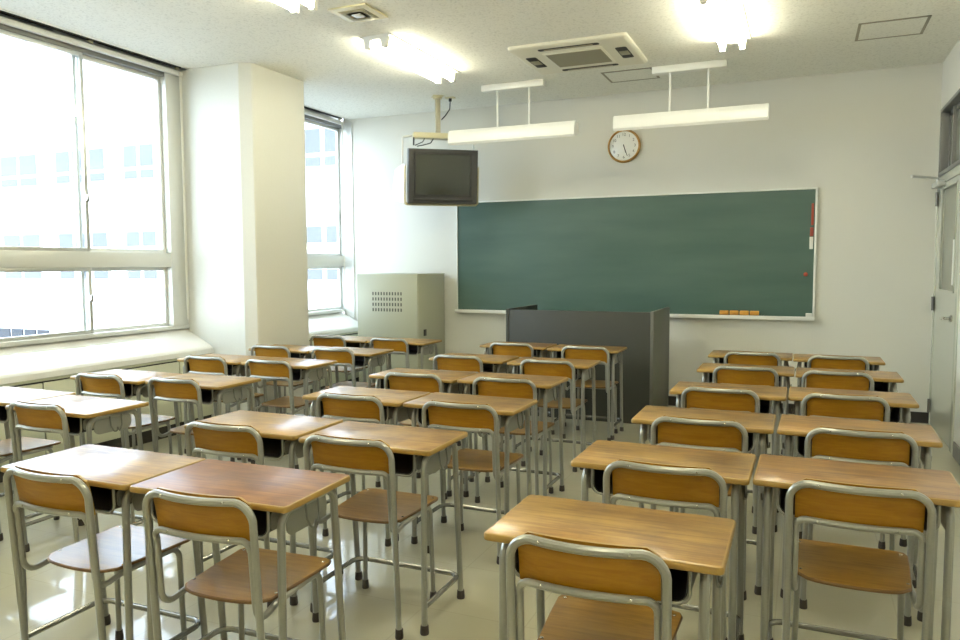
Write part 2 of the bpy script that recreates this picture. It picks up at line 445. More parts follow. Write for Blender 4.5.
box(h, RX-.065, RX-.001, -.40, -.13, 2.055, 2.10, .006)
obj('door_closer', h, 'alu', d)
h = B()
tube(h, [(RX-.035, -.22, 2.098), (RX-.035, -.22, 2.14)], .012, 10)
tube(h, [(RX-.035, -.22, 2.135), (.895, -.235, 2.158)], .012, 8); lathe(h, [(.013, -.012), (.013, .012)], 12, 'Z', (.895, -.235, 2.158))
tube(h, [(.895, -.235, 2.165), (RX-.03, -.10, 2.145)], .006, 8)
obj('closer_arm', h, 'alu', d)
# transom window above it
w3 = struct(bpy.data.objects.new('window_3', None)); COL.objects.link(w3)
f = B()
box(f, RX-.02, RX+.12, -1.20, -.13, 2.155, 2.185, .003); box(f, RX-.02, RX+.12, -1.20, -.13, 2.69, 2.72, .003)
box(f, RX-.02, RX+.12, -.165, -.13, 2.155, 2.72, .003); box(f, RX+.03, RX+.12, -.44, -.405, 2.185, 2.69, .003); box(f, RX-.02, RX+.12, -1.20, -1.165, 2.155, 2.72, .003)
obj('window_frame', f, 'aludark', w3)
struct(onebox('trim_4', 'wall', (RX, RX+.16, -.13, -.035, 2.155, 2.72)))
for k, (a, b_) in enumerate(((-.165, -.69), (-.65, -1.165))):
    x = RX+.045+.04*k
    f = B(); box(f, x, x+.03, a-.035, a, 2.185, 2.69); box(f, x, x+.03, b_, b_+.035, 2.185, 2.69); box(f, x, x+.03, b_, a, 2.185, 2.22); box(f, x, x+.03, b_, a, 2.655, 2.69)
    so = obj('sash', f, 'aludark', w3); g = B(); box(g, x+.012, x+.018, b_+.03, a-.03, 2.215, 2.66); obj('pane', g, 'frost', so)

# ------------------------------------------------------------------ blackboard wall
BL, BR, BB, BT = -3.499, .167, .921, 2.121
t = thing('blackboard', 'wide green chalkboard with white frame and chalk tray on the front wall', 'blackboard', (0, 0, BB))
b = B(); box(b, BL+.012, BR-.012, -.022, -.004, .003, BT-BB-.015); obj('writing_surface', b, 'board', t)
b = B()
box(b, BL, BR, -.034, 0, BT-BB-.017, BT-BB, .003); box(b, BL, BL+.014, -.034, 0, 0, BT-BB, .003); box(b, BR-.018, BR, -.034, 0, 0, BT-BB, .003)
obj('frame', b, 'white', t)
b = B(); prism(b, [(0, 0)]*0 or [(BL, -.025), (BR, -.025), (BR, .0), (BL, .0)], -.085, 0); box(b, BL, BR, -.088, -.080, -.026, .010, .002); obj('chalk_tray', b, 'white', t)
b = B(); box(b, BR-.075, BR-.02, -.075, -.024, .0, .04, .004); obj('tray_end_block', b, 'trimw', t)
o = onebox('magnetic_strip', 'red', (.118, .138, -.030, -.0221, 1.775, 1.975), bev=.002); tag(o, 'long narrow red strip near top right of the chalkboard', 'magnet strip')
o = onebox('magnetic_strip', 'redk', (.110, .139, -.030, -.0221, 1.675, 1.755), bev=.002); tag(o, 'short wide red block below the long red strip on chalkboard', 'magnet strip')
o = onebox('magnetic_sheet', 'paper', (.108, .139, -.030, -.0221, 1.555, 1.668), bev=.002); tag(o, 'small white card under the red blocks on chalkboard edge', 'magnet sheet')
b = B(); lathe(b, [(.019, .0), (.019, .006), (.012, .012), (.015, .02), (.010, .025)], 18, 'Y'); o = obj('magnet', b, 'red', loc=(.083, -.0222, 1.322)); tag(o, 'round red magnet at lower right of the green chalkboard', 'magnet')
ers = ['leftmost of the four orange chalkboard erasers on the tray', 'second from left of the orange erasers on chalk tray', 'third from left of the orange erasers on chalk tray', 'rightmost of the four orange chalkboard erasers on the tray']
for k in range(4):
    x = -.632+.092*k
    e = thing('chalkboard_eraser', ers[k], 'eraser', (x, -.052, BB+.0005), (.0, .08, -.05, .03)[k], 'orange erasers on the chalk tray')
    b = B(); box(b, -.041, .041, -.020, .020, .012, .052, .006); obj('body', b, 'eraser', e)
    b = B(); box(b, -.038, .038, -.018, .018, 0, .012, .002); obj('felt_pad', b, 'felt', e)

# clock
ck = thing('wall_clock', 'round wooden-rimmed clock above the green chalkboard', 'clock', (-1.630, -.001, 2.612))
b = B(); lathe(b, [(.145, 0), (.150, .024), (.147, .026)], 48, 'Y'); obj('face', b, 'clockface', ck)
b = B()
prof = [(.150, .0), (.166, .0), (.169, .012), (.166, .030), (.158, .040), (.149, .038), (.145, .028)]
n = 48; rings = [[b.verts.new((r*math.cos(2*PI*k/n), -h, r*math.sin(2*PI*k/n))) for k in range(n)] for r, h in prof]
for a, c in zip(rings, rings[1:]+rings[:1]):
    for k in range(n): b.faces.new((a[k], a[(k+1) % n], c[(k+1) % n], c[k]))
obj('rim', b, 'clockrim', ck)
b = B()
for h in range(1, 13):
    cu = bpy.data.curves.new('numeral_outline', 'FONT'); cu.body = str(h); cu.size = .040; cu.align_x = 'CENTER'; cu.align_y = 'CENTER'; cu.extrude = .0004
    tmp = bpy.data.objects.new('numeral_outline', cu); me = bpy.data.meshes.new_from_object(tmp)
    a = PI/2 - h*PI/6
    me.transform(Matrix.Translation((.112*math.cos(a), -.0268, .112*math.sin(a))) @ Matrix.Rotation(PI/2, 4, 'X'))
    b.from_mesh(me); bpy.data.meshes.remove(me); bpy.data.objects.remove(tmp); bpy.data.curves.remove(cu)
obj('numerals', b, 'ink', ck)
def hand(name, ang, length, w, y):
    b = B(); box(b, -w/2, w/2, y-.001, y, -.015, length); b.transform(Matrix.Rotation(ang, 4, 'Y')); obj(name, b, 'hand', ck)
hand('hour_hand', math.radians(163), .072, .009, -.0285); hand('minute_hand', math.radians(160), .108, .006, -.0305)
b = B(); lathe(b, [(.006, .026), (.006, .033)], 12, 'Y'); obj('hub', b, 'hand', ck)

# ------------------------------------------------------------------ steel audio-visual cabinet
X0, X1, Y0, Y1, ZT = -4.395, -3.651, -.67, -.03, 1.332
av = thing('equipment_cabinet', 'tall beige-grey steel cabinet with vent slots in the corner beside the window', 'cabinet', ((X0+X1)/2, (Y0+Y1)/2, 0))
def L_(dims):
    cx, cy = (X0+X1)/2, (Y0+Y1)/2
    return (dims[0]-cx, dims[1]-cx, dims[2]-cy, dims[3]-cy, dims[4], dims[5])
b = B(); box(b, *L_((X0+.004, X1, Y0+.022, Y1, .06, ZT-.012)), bev=.004); obj('body', b, 'avbox', av)
b = B(); box(b, *L_((X0, X1-.004, Y0, Y0+.021, .07, ZT-.004)), bev=.005); fp = obj('front_panel', b, 'avbox', av)
b = B(); box(b, *L_((X0-.002, X1+.004, Y0+.016, Y1+.002, ZT-.012, ZT)), bev=.004); obj('top_plate', b, 'avbox', av)
b = B(); box(b, *L_((X0+.02, X1-.02, Y0+.04, Y1, 0, .06))); obj('plinth', b, 'kick', av)
for r in range(4):
    b = B()
    for c in range(11):
        x = -4.205+c*.0345; z = 1.120-r*.058
        box(b, *L_((x, x+.017, Y0-.0012, Y0+.004, z-.017, z+.017)))
    obj('vent_slots', b, 'slot', fp)
b = B(); box(b, *L_((X1-.003, X1+.006, -.545, -.485, .665, .735)), bev=.003); obj('lock_plate', b, 'tvbezel', av)

# ------------------------------------------------------------------ lectern / teacher's console
lx0, lx1, ly0, ly1, lz = -2.515, -1.125, -1.03, -.20, 1.006
cx, cy = (lx0+lx1)/2, (ly0+ly1)/2
lc = thing('teacher_lectern', 'wide dark grey teacher lectern in front of the chalkboard', 'lectern', (cx, cy, 0))
def q(a): return (a[0]-cx, a[1]-cx, a[2]-cy, a[3]-cy, a[4], a[5])
b = B(); box(b, *q((lx0+.03, lx1-.03, ly0, ly0+.03, .0, lz-.006)), bev=.003); obj('front_panel', b, 'lectern', lc)
for s, (a, c) in enumerate(((lx0, lx0+.03), (lx1-.03, lx1))):
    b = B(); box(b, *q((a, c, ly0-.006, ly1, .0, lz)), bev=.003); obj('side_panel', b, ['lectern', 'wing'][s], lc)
b = B(); box(b, *q((lx0+.03, lx1-.03, ly0+.03, ly1, .70, .73)), bev=.003); obj('worktop', b, 'lectern', lc)

# ------------------------------------------------------------------ television on its ceiling bracket
TA = math.radians(37)
px, py = -3.395, -.68
tb = thing('television_bracket', 'beige ceiling bracket with white straps carrying the television', 'bracket', (px, py, CE), TA)
# local: x = screen right, -y = towards the class; the cradle and the set tip forward
TILT = math.radians(7); PIV = Vector((0, 0, -.80))
def tilted(bm): bm.transform(Matrix.Translation(PIV+Vector((0, 0, .012))) @ Matrix.Rotation(TILT, 4, 'X') @ Matrix.Translation(-PIV))
b = B(); box(b, -.055, .055, -.055, .055, -.010, -.0005, .003); lathe(b, [(.0, 0)]*0 or [(.045, -.03), (.045, -.012)], 18, 'Z'); obj('ceiling_plate', b, 'beige', tb)
b = B(); box(b, -.025, .025, -.025, .025, -.40, -.012, .004); obj('pole', b, 'pole', tb)
b = B(); box(b, -.26, .26, -.055, .055, -.435, -.375, .012); obj('beam', b, 'beige', tb)
for s in (-1, 1):
    b = B()
    tube(b, fillet([(s*.24, .0, -.405), (s*.366, -.03, -.425), (s*.372, -.03, -.86)], .02), .010, 8)
    obj('strap', b, 'white', tb)
    b = B()
    poly = [(-.20, -1.085), (.26, -1.085), (.33, -1.0), (.20, -.76), (-.14, -.70), (-.20, -.72)]
    fl = lambda y: max(0, y+.14)*.13
    vs0 = [b.verts.new((s*(.362+fl(y)), y, z)) for y, z in poly]; vs1 = [b.verts.new((s*(.372+fl(y)), y, z)) for y, z in poly]
    b.faces.new(vs0); b.faces.new(list(reversed(vs1)))
    for k in range(len(poly)): b.faces.new((vs0[k], vs0[(k+1) % 6], vs1[(k+1) % 6], vs1[k]))
    for zz in (-.80, -.93): lathe(b, [(.010, s*.385), (.010, s*.398)], 10, 'X', (0, .02, zz))
    tilted(b); obj('side_plate', b, 'white', tb)
b = B(); tube(b, fillet([(-.371, -.205, -.72), (-.371, -.205, -1.0995), (.371, -.205, -1.0995), (.371, -.205, -.72)], .03), .011, 8); tilted(b); obj('cradle_rim', b, 'beige', tb)
b = B(); box(b, -.36, .36, -.20, .17, -1.10, -1.085, .003); tilted(b); obj('tray', b, 'beige', tb)
b = B()
tube(b, fillet([(-.05, -.03, -.43), (-.08, -.04, -.48), (-.16, -.05, -.505), (-.22, -.03, -.515)], .04), .006, 6)
tube(b, fillet([(-.14, -.03, -.43), (-.16, -.03, -.47), (-.24, -.02, -.505)], .03), .005, 6)
tube(b, [(-.255, -.05, -.43), (-.258, -.05, -.51)], .008, 6)
obj('cable', b, 'cord', tb)
tv = thing('television', 'dark grey box television hanging from the ceiling left of the chalkboard', 'television', (px, py, CE), TA)
tv.matrix_world = Matrix.Translation((px, py, CE)) @ Matrix.Rotation(TA, 4, 'Z') @ Matrix.Translation(PIV+Vector((0, 0, .012))) @ Matrix.Rotation(TILT, 4, 'X') @ Matrix.Translation((0, 0, -1.0845+.80))
W2, H = .347, .528
b = B()
def rect(w, z0, z1, y): return [(-w, y, z0), (w, y, z0), (w, y, z1), (-w, y, z1)]
loft(b, [rect(W2-.006, .003, H-.006, -.285), rect(W2, 0, H, -.28), rect(W2, 0, H, -.19), rect(W2-.01, .0, H-.015, -.17), rect(.24, .0, .42, .13), rect(.20, .02, .36, .16)])
obj('casing', b, 'tvcase', tv)
sw, s0, s1 = .272, .088, .478
b = B()
box(b, -sw-.018, sw+.018, -.292, -.284, s0-.018, s0); box(b, -sw-.018, sw+.018, -.292, -.284, s1, s1+.018)
box(b, -sw-.018, -sw, -.292, -.284, s0, s1); box(b, sw, sw+.018, -.292, -.284, s0, s1)
obj('screen_surround', b, 'tvbezel', tv)
b = B(); nx = 12; nz = 8; grid = []
for j in range(nz+1):
    row = []
    for i in range(nx+1):
        u = -1+2*i/nx; v = -1+2*j/nz
        row.append(b.verts.new((u*sw, -.2855-.010*(1-u*u)*(1-v*v)-.0, (s0+s1)/2+v*(s1-s0)/2)))
    grid.append(row)
for j in range(nz):
    for i in range(nx): b.faces.new((grid[j][i], grid[j][i+1], grid[j+1][i+1], grid[j+1][i]))
obj('screen', b, 'screen', tv)
b = B(); box(b, -.30, .30, -.287, -.284, .02, .05, .001); obj('control_strip', b, 'tvbezel', tv)
t = thing('ceiling_outlet', 'small ceiling socket with black cable beside the television pole', 'socket', (-3.305, -.57, CE))
b = B(); box(b, -.05, .05, -.03, .03, -.012, -.0005, .003); obj('plate', b, 'beige', t)
b = B(); lathe(b, [(.016, -.04), (.016, -.012)], 12); tube(b, fillet([(0, 0, -.03), (.0, -.01, -.12), (-.035, -.045, -.19), (-.058, -.085, -.235)], .05), .006, 8); obj('cable', b, 'cord', t)

# ------------------------------------------------------------------ lamps
def fixture(x, y0, label):
    """recess-free twin tube fixture; y0 near end, 1.22 long"""
    Lh = .61
    t = thing('ceiling_light', label, 'light', (x, y0+Lh, CE), group='twin fluorescent ceiling lights')
    b = B()
    prism(b, [(-.13, -.001), (-.13, -.008), (-.045, -.032), (.045, -.032), (.13, -.008), (.13, -.001)], -Lh, Lh)
    obj('housing', b, 'white', t)
    for s in (-1, 1):
        b = B(); tube(b, [(s*.072, -Lh+.035, -.068), (s*.072, Lh-.035, -.068)], .0165, 14); obj('tube', b, 'glow', t)
        for e in (-1, 1):
            b = B(); y = e*(Lh-.022)
            loft(b, [[(s*.072+dx*w, y+dy*.02, z) for dx, dy in ((-1, -1), (1, -1), (1, 1), (-1, 1))] for w, z in ((.034, -.012), (.024, -.05), (.02, -.088), (.014, -.092))])
            obj('lamp_holder', b, 'white', t)
    return t
FL = [('glowing twin-tube ceiling light between square vent and television pole', 'glowing twin-tube ceiling light nearest the door side and chalkboard')]
fixture(-2.915, -2.68, FL[0][0]); fixture(-.475, -2.68, FL[0][1])
fixture(-2.915, -4.745, 'ceiling light at top edge, nearer the camera than square vent')
fixture(-.475, -4.745, 'second ceiling light from the chalkboard on the door side')
for r in (-6.81, -8.87):  # unseen back rows, added to light the room in line with the others
    for x, s in ((-2.915, 'window'), (-.475, 'door')):
        fixture(x, r, 'unseen twin-tube ceiling light at the back of the room, %s side, %s row' % (s, 'third' if r > -7 else 'fourth'))

def board_lamp(x0, x1, z0, z1, y, bx0, bx1, label):
    cx = (x0+x1)/2
    t = thing('blackboard_lamp', label, 'lamp', (cx, y, CE), group='white blackboard lamps hung from the ceiling')
    b = B(); box(b, bx0-cx, bx1-cx, -.045, .045, -.060, -.0005, .004); obj('ceiling_base', b, 'white', t)
    for s in (bx0+.15-cx, bx1-.15-cx):
        b = B(); tube(b, [(s, 0, -.055), (s, 0, z1-CE+.002)], .009, 10); obj('rod', b, 'white', t)
    b = B(); zt, zb = z1-CE, z0-CE; hl = (x1-x0)/2
    prof = [(-.055, zb), (-.072, zb+.02), (-.075, zb+.07), (-.06, zt-.02), (-.04, zt), (.045, zt), (.06, zt-.02), (.075, zb+.05), (.07, zb+.045), (.055, zt-.026), (.04, zt-.012), (-.036, zt-.012), (-.052, zt-.03), (-.064, zb+.06), (-.062, zb+.025)]
    a = [b.verts.new((-hl+.006, py_, pz)) for py_, pz in prof]; c = [b.verts.new((hl-.006, py_, pz)) for py_, pz in prof]
    for k in range(len(prof)): b.faces.new((a[k], c[k], c[(k+1) % len(prof)], a[(k+1) % len(prof)]))
    b.faces.new(a); b.faces.new(list(reversed(c)))
    obj('reflector', b, 'white', t)
    for s in (-1, 1):
        b = B(); pr = prof[:8]
        a = [b.verts.new((s*hl, py_, pz)) for py_, pz in pr]; c = [b.verts.new((s*(hl-.007), py_, pz)) for py_, pz in pr]
        b.faces.new(a); b.faces.new(list(reversed(c)))
        for k in range(8): b.faces.new((a[k], c[k], c[(k+1) % 8], a[(k+1) % 8]))
        obj('end_cap', b, 'white', t)
    b = B(); tube(b, [(-hl+.04, .0, zt-.05), (hl-.04, .0, zt-.05)], .016, 12); obj('tube', b, 'white', t)
board_lamp(-3.155, -1.88, 2.588, 2.732, -.87, -2.812, -2.19, 'unlit white hanging blackboard lamp nearer the television')
board_lamp(-1.525, -.232, 2.606, 2.742, -.87, -1.192, -.570, 'unlit white hanging blackboard lamp to the right of the clock')

# ------------------------------------------------------------------ ceiling fittings
ac = thing('ceiling_air_conditioner', 'ivory four-way cassette air conditioner in the ceiling', 'air conditioner', (-1.655, -1.57, CE))
b = B()
loft(b, [[(x, y, z) for x, y in rrect(.95, .84, .03, i)] for i, z in ((.0, -.001), (.0, -.020), (.012, -.030), (.03, -.032))]); obj('panel', b, 'acpanel', ac)
b = B(); box(b, -.245, .245, -.235, .235, -.0375, -.031, .002); gr = obj('intake_frame', b, 'acpanel', ac)
b = B(); box(b, -.225, .225, -.195, .195, -.0405, -.036); obj('intake_grille', b, 'grille', gr)
for (x, y, hx, hy) in ((0, -.325, .245, .028), (0, .325, .245, .028), (-.37, 0, .045, .16), (.37, 0, .045, .16)):
    b = B()
    loft(b, [[(x+a, y+c, z) for a, c in rrect(2*hx, 2*hy, .02, i)] for i, z in ((0, -.0315), (0, -.0335), (.004, -.0345))])
    sl = obj('louver_slot', b, 'dark', ac)
    b = B(); box(b, x-hx*.8, x+hx*.8, y-hy*.35, y+hy*.35, -.0375, -.034, .001); obj('louver', b, 'grille', sl)
def hatch(x, y, w, dd, label):
    t = thing('ceiling_hatch', label, 'hatch', (x, y, CE))
    b = B(); g = .02
    for a in ((-w/2, w/2, -dd/2, -dd/2+g), (-w/2, w/2, dd/2-g, dd/2), (-w/2, -w/2+g, -dd/2, dd/2), (w/2-g, w/2, -dd/2, dd/2)): box(b, *a, -.005, -.0005)
    obj('hatch_frame', b, 'line', t)
    b = B(); box(b, -w/2+g, w/2-g, -dd/2+g, dd/2-g, -.003, -.0005); obj('hatch_cover', b, 'ceiling', t)
hatch(.612, -1.265, .455, .455, 'square ceiling access hatch near the door side wall')
hatch(-1.42, -.705, .455, .40, 'small square ceiling hatch between air conditioner and chalkboard wall')
vt = thing('ceiling_vent', 'square beige ceiling air vent at the top of the room', 'vent', (-2.755, -3.155, CE))
b = B()
def ring(bm, ro, ri, z0, z1, mi=0):
    a = [[(-r, -r, z), (r, -r, z), (r, r, z), (-r, r, z)] for r, z in ((ro, z0), (ri, z1))]
    A = [bm.verts.new(p) for p in a[0]]; C = [bm.verts.new(p) for p in a[1]]
    for k in range(4): f = bm.faces.new((A[k], A[(k+1) % 4], C[(k+1) % 4], C[k])); f.material_index = mi
    return
loft(b, [[(sx*r, sy*r, z) for sx, sy in ((-1, -1), (1, -1), (1, 1), (-1, 1))] for r, z in ((.146, -.0005), (.146, -.012), (.115, -.016))]); obj('outer_frame', b, 'beige', vt)
b = B(); loft(b, [[(sx*r, sy*r, z) for sx, sy in ((-1, -1), (1, -1), (1, 1), (-1, 1))] for r, z in ((.10, -.0155), (.10, -.018))]); rg = obj('cone', b, 'ventcone', vt)
b = B()
for r in (.082, .062, ):
    loft(b, [[(sx*(r), sy*(r), z) for sx, sy in ((-1, -1), (1, -1), (1, 1), (-1, 1))] for z in (-.018, -.020)])
obj('cone_step', b, 'ventcone', rg)
b = B(); box(b, -.034, .034, -.034, .034, -.026, -.018, .002); obj('core', b, 'white', vt)

# ------------------------------------------------------------------ school desk
DW, DD, DH = .60, .366, .727
TR = .0125
def make_desk():
    t = thing('school_desk', 'x', 'desk', group='school desks in three columns')
    b = B(); cx, cy = DW/2, DD/2
    rings = [[(x+cx, y+cy, z) for x, y in rrect(DW, DD, .017, i)] for i, z in ((.006, DH-.021), (.001, DH-.018), (0, DH-.013), (.0005, DH-.007), (.003, DH-.002), (.007, DH))]
    loft(b, rings, 1, (1, 0)); obj('tabletop', b, ['top', 'edge'], t)
    # book tray, open at the student's side
    b = B(); x0, x1, y0, y1, z0, z1 = .082, .518, .022, .30, .621, .705
    def U(o):
        r = .028-o; xa, xb, zb = x0+o, x1-o, z0+o
        return [(xa, z1)] + [(xa+r-r*math.cos(a), zb+r-r*math.sin(a)) for a in [PI/2*k/4 for k in range(5)]] + [(xb-r+r*math.sin(a), zb+r-r*math.cos(a)) for a in [PI/2*k/4 for k in range(5)]] + [(xb, z1)]
    uo, ui = U(0), U(.003)
    V = [[b.verts.new((x, y, z)) for x, z in pr] for pr, y in ((uo, y0), (uo, y1), (ui, y1-.003), (ui, y0))]
    for A_, B_ in ((0, 1), (2, 3), (3, 0)):
        for k in range(len(uo)-1): b.faces.new((V[A_][k], V[A_][k+1], V[B_][k+1], V[B_][k]))
    b.faces.new(V[1]); b.faces.new(list(reversed(V[2])))
    for e in (0, -1): b.faces.new((V[0][e], V[1][e], V[2][e], V[3][e]))
    obj('book_tray', b, 'tray', t)
    for xa in (x0-.0035, x1+.0005):
        b = B()
        poly = [(y+(y0+y1)/2, z+(z0+z1)/2) for y, z in rrect(y1-y0-.03, z1-z0-.03, .012, 0, 4)]
        a_ = [b.verts.new((xa, y, z)) for y, z in poly]; c_ = [b.verts.new((xa+.003, y, z)) for y, z in poly]; n = len(poly)
        b.faces.new(a_); b.faces.new(list(reversed(c_)))
        for k in range(n): b.faces.new((a_[k], a_[(k+1) % n], c_[(k+1) % n], c_[k]))
        obj('tray_side', b, 'panel', t)
    b = B(); tube(b, fillet([(x0-.005, y0, .705), (x0-.005, y0, z0-.005), (x1+.005, y0, z0-.005), (x1+.005, y0, .705)], .032, 5), .0042, 6)
    obj('tray_rim', b, 'tube', t)
    for s, lx in ((-1, .046), (1, .554)):
        zt = DH-.0212-TR; ym = .165
        path = fillet([(lx, .032, .012), (lx, .040, zt), (lx, ym, zt)], .05, 6)
        b = B(); tube(b, path, TR, 10); l1 = obj('leg', b, 'tube', t)
        b = B(); lathe(b, [(.0165, 0), (.0175, .006), (.0155, .034), (.0145, .036)], 12, 'Z', (lx, .032, 0)); obj('rubber_foot', b, 'rubber', l1)
        path = fillet([(lx, .372, .012), (lx, .318, zt), (lx, ym, zt)], .05, 6)
        b = B(); tube(b, path, TR, 10); l2 = obj('leg', b, 'tube', t)
        b = B(); lathe(b, [(.0165, 0), (.0175, .006), (.0155, .034), (.0145, .036)], 12, 'Z', (lx, .372, 0)); obj('rubber_foot', b, 'rubber', l2)
        b = B(); xi = lx - s*.004
        poly = [(y+.178, z+.646) for y, z in rrect(.215, .076, .03, 0, 4)]
        a_ = [b.verts.new((xi-.0015, y, z)) for y, z in poly]; c_ = [b.verts.new((xi+.0015, y, z)) for y, z in poly]; n = len(poly)
        b.faces.new(a_); b.faces.new(list(reversed(c_)))
        for k in range(n): b.faces.new((a_[k], a_[(k+1) % n], c_[(k+1) % n], c_[k]))
        obj('side_panel', b, 'panel', t)
        b = B(); xo = lx + s*.016
        tube(b, fillet([(xo-s*.006, .150, .690), (xo, .150, .640), (xo+s*.002, .165, .612), (xo+s*.010, .175, .612), (xo+s*.011, .178, .632)], .006, 4), .0035, 6)
        tube(b, fillet([(xo-s*.006, .215, .690), (xo, .215, .640), (xo+s*.002, .200, .612), (xo+s*.010, .190, .612), (xo+s*.011, .178, .632)], .006, 4), .0035, 6)
        obj('bag_hook', b, 'hook', t)
    b = B(); zr = .105; yb_ = .372-.054*(zr/.68)+.002
    tube(b, fillet([(.046, .034, zr), (.046, yb_, zr), (.554, yb_, zr), (.554, .034, zr)], .05, 6), .0105, 10)
    obj('foot_rail', b, 'bar', t)
    return t

# ------------------------------------------------------------------ school chair: origin on the floor below the ends of the top bar, +y towards the desk
def bowed(x0, x1, y, bow, z, n=9):
    return [(x0+(x1-x0)*k/(n-1), y-bow*(1-(2*k/(n-1)-1)**2), z) for k in range(n)]
HX = .188
SZ = .436
def make_chair():
    t = thing('school_chair', 'x', 'chair', group='chairs tucked under the school desks')
    zt = .760
    def up(s, z):     # centre line of an upright
        f = z/zt
        return (s*HX, .045*(1-f)**1.0 - .0, z)
    # top bar with both bends
    mid = bowed(-HX+.055, HX-.055, -.008, .022, zt, 9)
    b = B()
    p = [up(-1, .47), (-HX, .004, zt-.047)]
    arcL = [(-HX+.055-.055*math.cos(a), .002-.010*math.sin(a), zt-.055+.055*math.sin(a)) for a in [PI/2*k/6 for k in range(7)]]
    arcR = [(-x, y, z) for x, y, z in reversed(arcL)]
    tube(b, [up(-1, .47)] + arcL + mid[1:-1] + arcR + [up(1, .47)], .0115, 10)
    obj('back_frame', b, 'tube', t)
    for s in (-1, 1):
        b = B(); tube(b, [up(s, .015), up(s, .47)], .0115, 10); l = obj('leg', b, 'tube', t)
        q0 = up(s, 0); b = B(); lathe(b, [(.0155, 0), (.0165, .006), (.0145, .036), (.0135, .038)], 12, 'Z', (q0[0], q0[1], 0)); obj('rubber_foot', b, 'rubber', l)
    # lower bar and the seat rails, one bent tube per chair, front legs separate
    zl = .645; xi = .168
    lo = bowed(-xi+.026, xi-.026, .010, .016, zl, 9)
    dn = lambda s: [(s*xi, .017, zl-.03), (s*(xi+.004), .030, SZ+.04)]
    arcl = [(-xi+.026-.026*math.cos(a), .013-.004*math.sin(a), zl-.026+.026*math.sin(a)) for a in [PI/2*k/5 for k in range(6)]]
    arcr = [(-x, y, z) for x, y, z in reversed(arcl)]
    zr = SZ-.022
    def railp(s):
        return fillet([(s*xi, .017, zl-.027), (s*(xi+.002), .032, zr-.018), (s*.164, .13, zr), (s*.160, .24, zr)], [0, .055, .05, 0], 6)
    b = B(); tube(b, list(reversed(railp(-1))) + arcl + lo[1:-1] + arcr + railp(1), .0100, 10); obj('seat_frame', b, 'tube', t)
    for s in (-1, 1):
        b = B(); path = fillet([(s*.160, .235, zr), (s*.158, .382, zr), (s*.166, .388, .014)], .04, 6)
        tube(b, path, .0100, 10); l = obj('leg', b, 'tube', t)
        b = B(); lathe(b, [(.0145, 0), (.0155, .006), (.0135, .036), (.0125, .038)], 12, 'Z', (s*.166, .388, 0)); obj('rubber_foot', b, 'rubber', l)
    for y in (.16, .385):
        b = B(); tube(b, [(-.158, y, zr), (.158, y, zr)], .008, 8); obj('cross_bar', b, 'tube', t)
    # backrest: thin bowed plywood in front of the two bars
    b = B(); nx, nz = 12, 6; w = .172; z0, z1 = zl-.004, zt+.013
    def bp_(u, v, off):
        # rounded upper corners
        zz = z0 + (z1-z0)*v; x = u*w
        if v > .5: 
            c = max(0, abs(u)-.82)/.18; zz -= .020*c*c*(v-.5)*2
        y = .018*(1-v) + (.012)*1 - (.020*(1-u*u)) + off - .004*v
        return (x, y, zz)
    F = [[b.verts.new(bp_(-1+2*i/nx, j/nz, .0)) for i in range(nx+1)] for j in range(nz+1)]
    K = [[b.verts.new(bp_(-1+2*i/nx, j/nz, .009)) for i in range(nx+1)] for j in range(nz+1)]
    for j in range(nz):
        for i in range(nx):
            b.faces.new((F[j][i], F[j][i+1], F[j+1][i+1], F[j+1][i])); b.faces.new((K[j][i+1], K[j][i], K[j+1][i], K[j+1][i+1]))
    for i in range(nx):
        for r_, inv in ((0, 0), (nz, 1)):
            b.faces.new((F[r_][i], K[r_][i], K[r_][i+1], F[r_][i+1])).material_index = 1
    for j in range(nz):
        for c_ in (0, nx): b.faces.new((F[j][c_], F[j+1][c_], K[j+1][c_], K[j][c_])).material_index = 1
    br = obj('backrest', b, ['ply', 'edge'], t)
    for s in (-1, 1):
        for z, y in ((zt, -.0135-.011), (zl, .0085-.011)):
            b = B(); lathe(b, [(.0045, -.003), (.0045, .003), (.002, .005)], 8, 'Y', (s*.108, y, z+.002)); obj('screw', b, 'screw', br)
    # seat: rounded rear edge, straight front, dished a little
    prof = []
    def outline(inset):
        pts = []
        hw0, hw1, yr, yf = .160-inset, .180-inset, .066+inset, .440-inset
        for k in range(13):
            u = -1+2*k/12; e = abs(u)**4
            pts.append((u*hw0*(1 - 0*e), yr + .022*u*u + .03*abs(u)**8))
        pts += [(hw1-.006, yf-.14), (hw1, yf-.03), (hw1-.008, yf-.008), (hw1-.03, yf), (-hw1+.03, yf), (-hw1+.008, yf-.008), (-hw1, yf-.03), (-hw1+.006, yf-.14)]
        return pts
    b = B()
    loft(b, [[(x, y, z) for x, y in outline(i)] for i, z in ((.002, SZ-.011), (0, SZ-.008), (0, SZ-.003), (.003, SZ))], 1, (1, 0))
    st = obj('seat', b, ['seat', 'plyedge'], t)
    for sx, sy in ((-.152, .15), (.152, .15), (-.158, .405), (.158, .405)):
        b = B(); lathe(b, [(.0055, SZ-.002), (.0055, SZ+.0012), (.003, SZ+.002)], 8, 'Z', (sx, sy, 0)); obj('screw', b, 'screw', st)
    return t

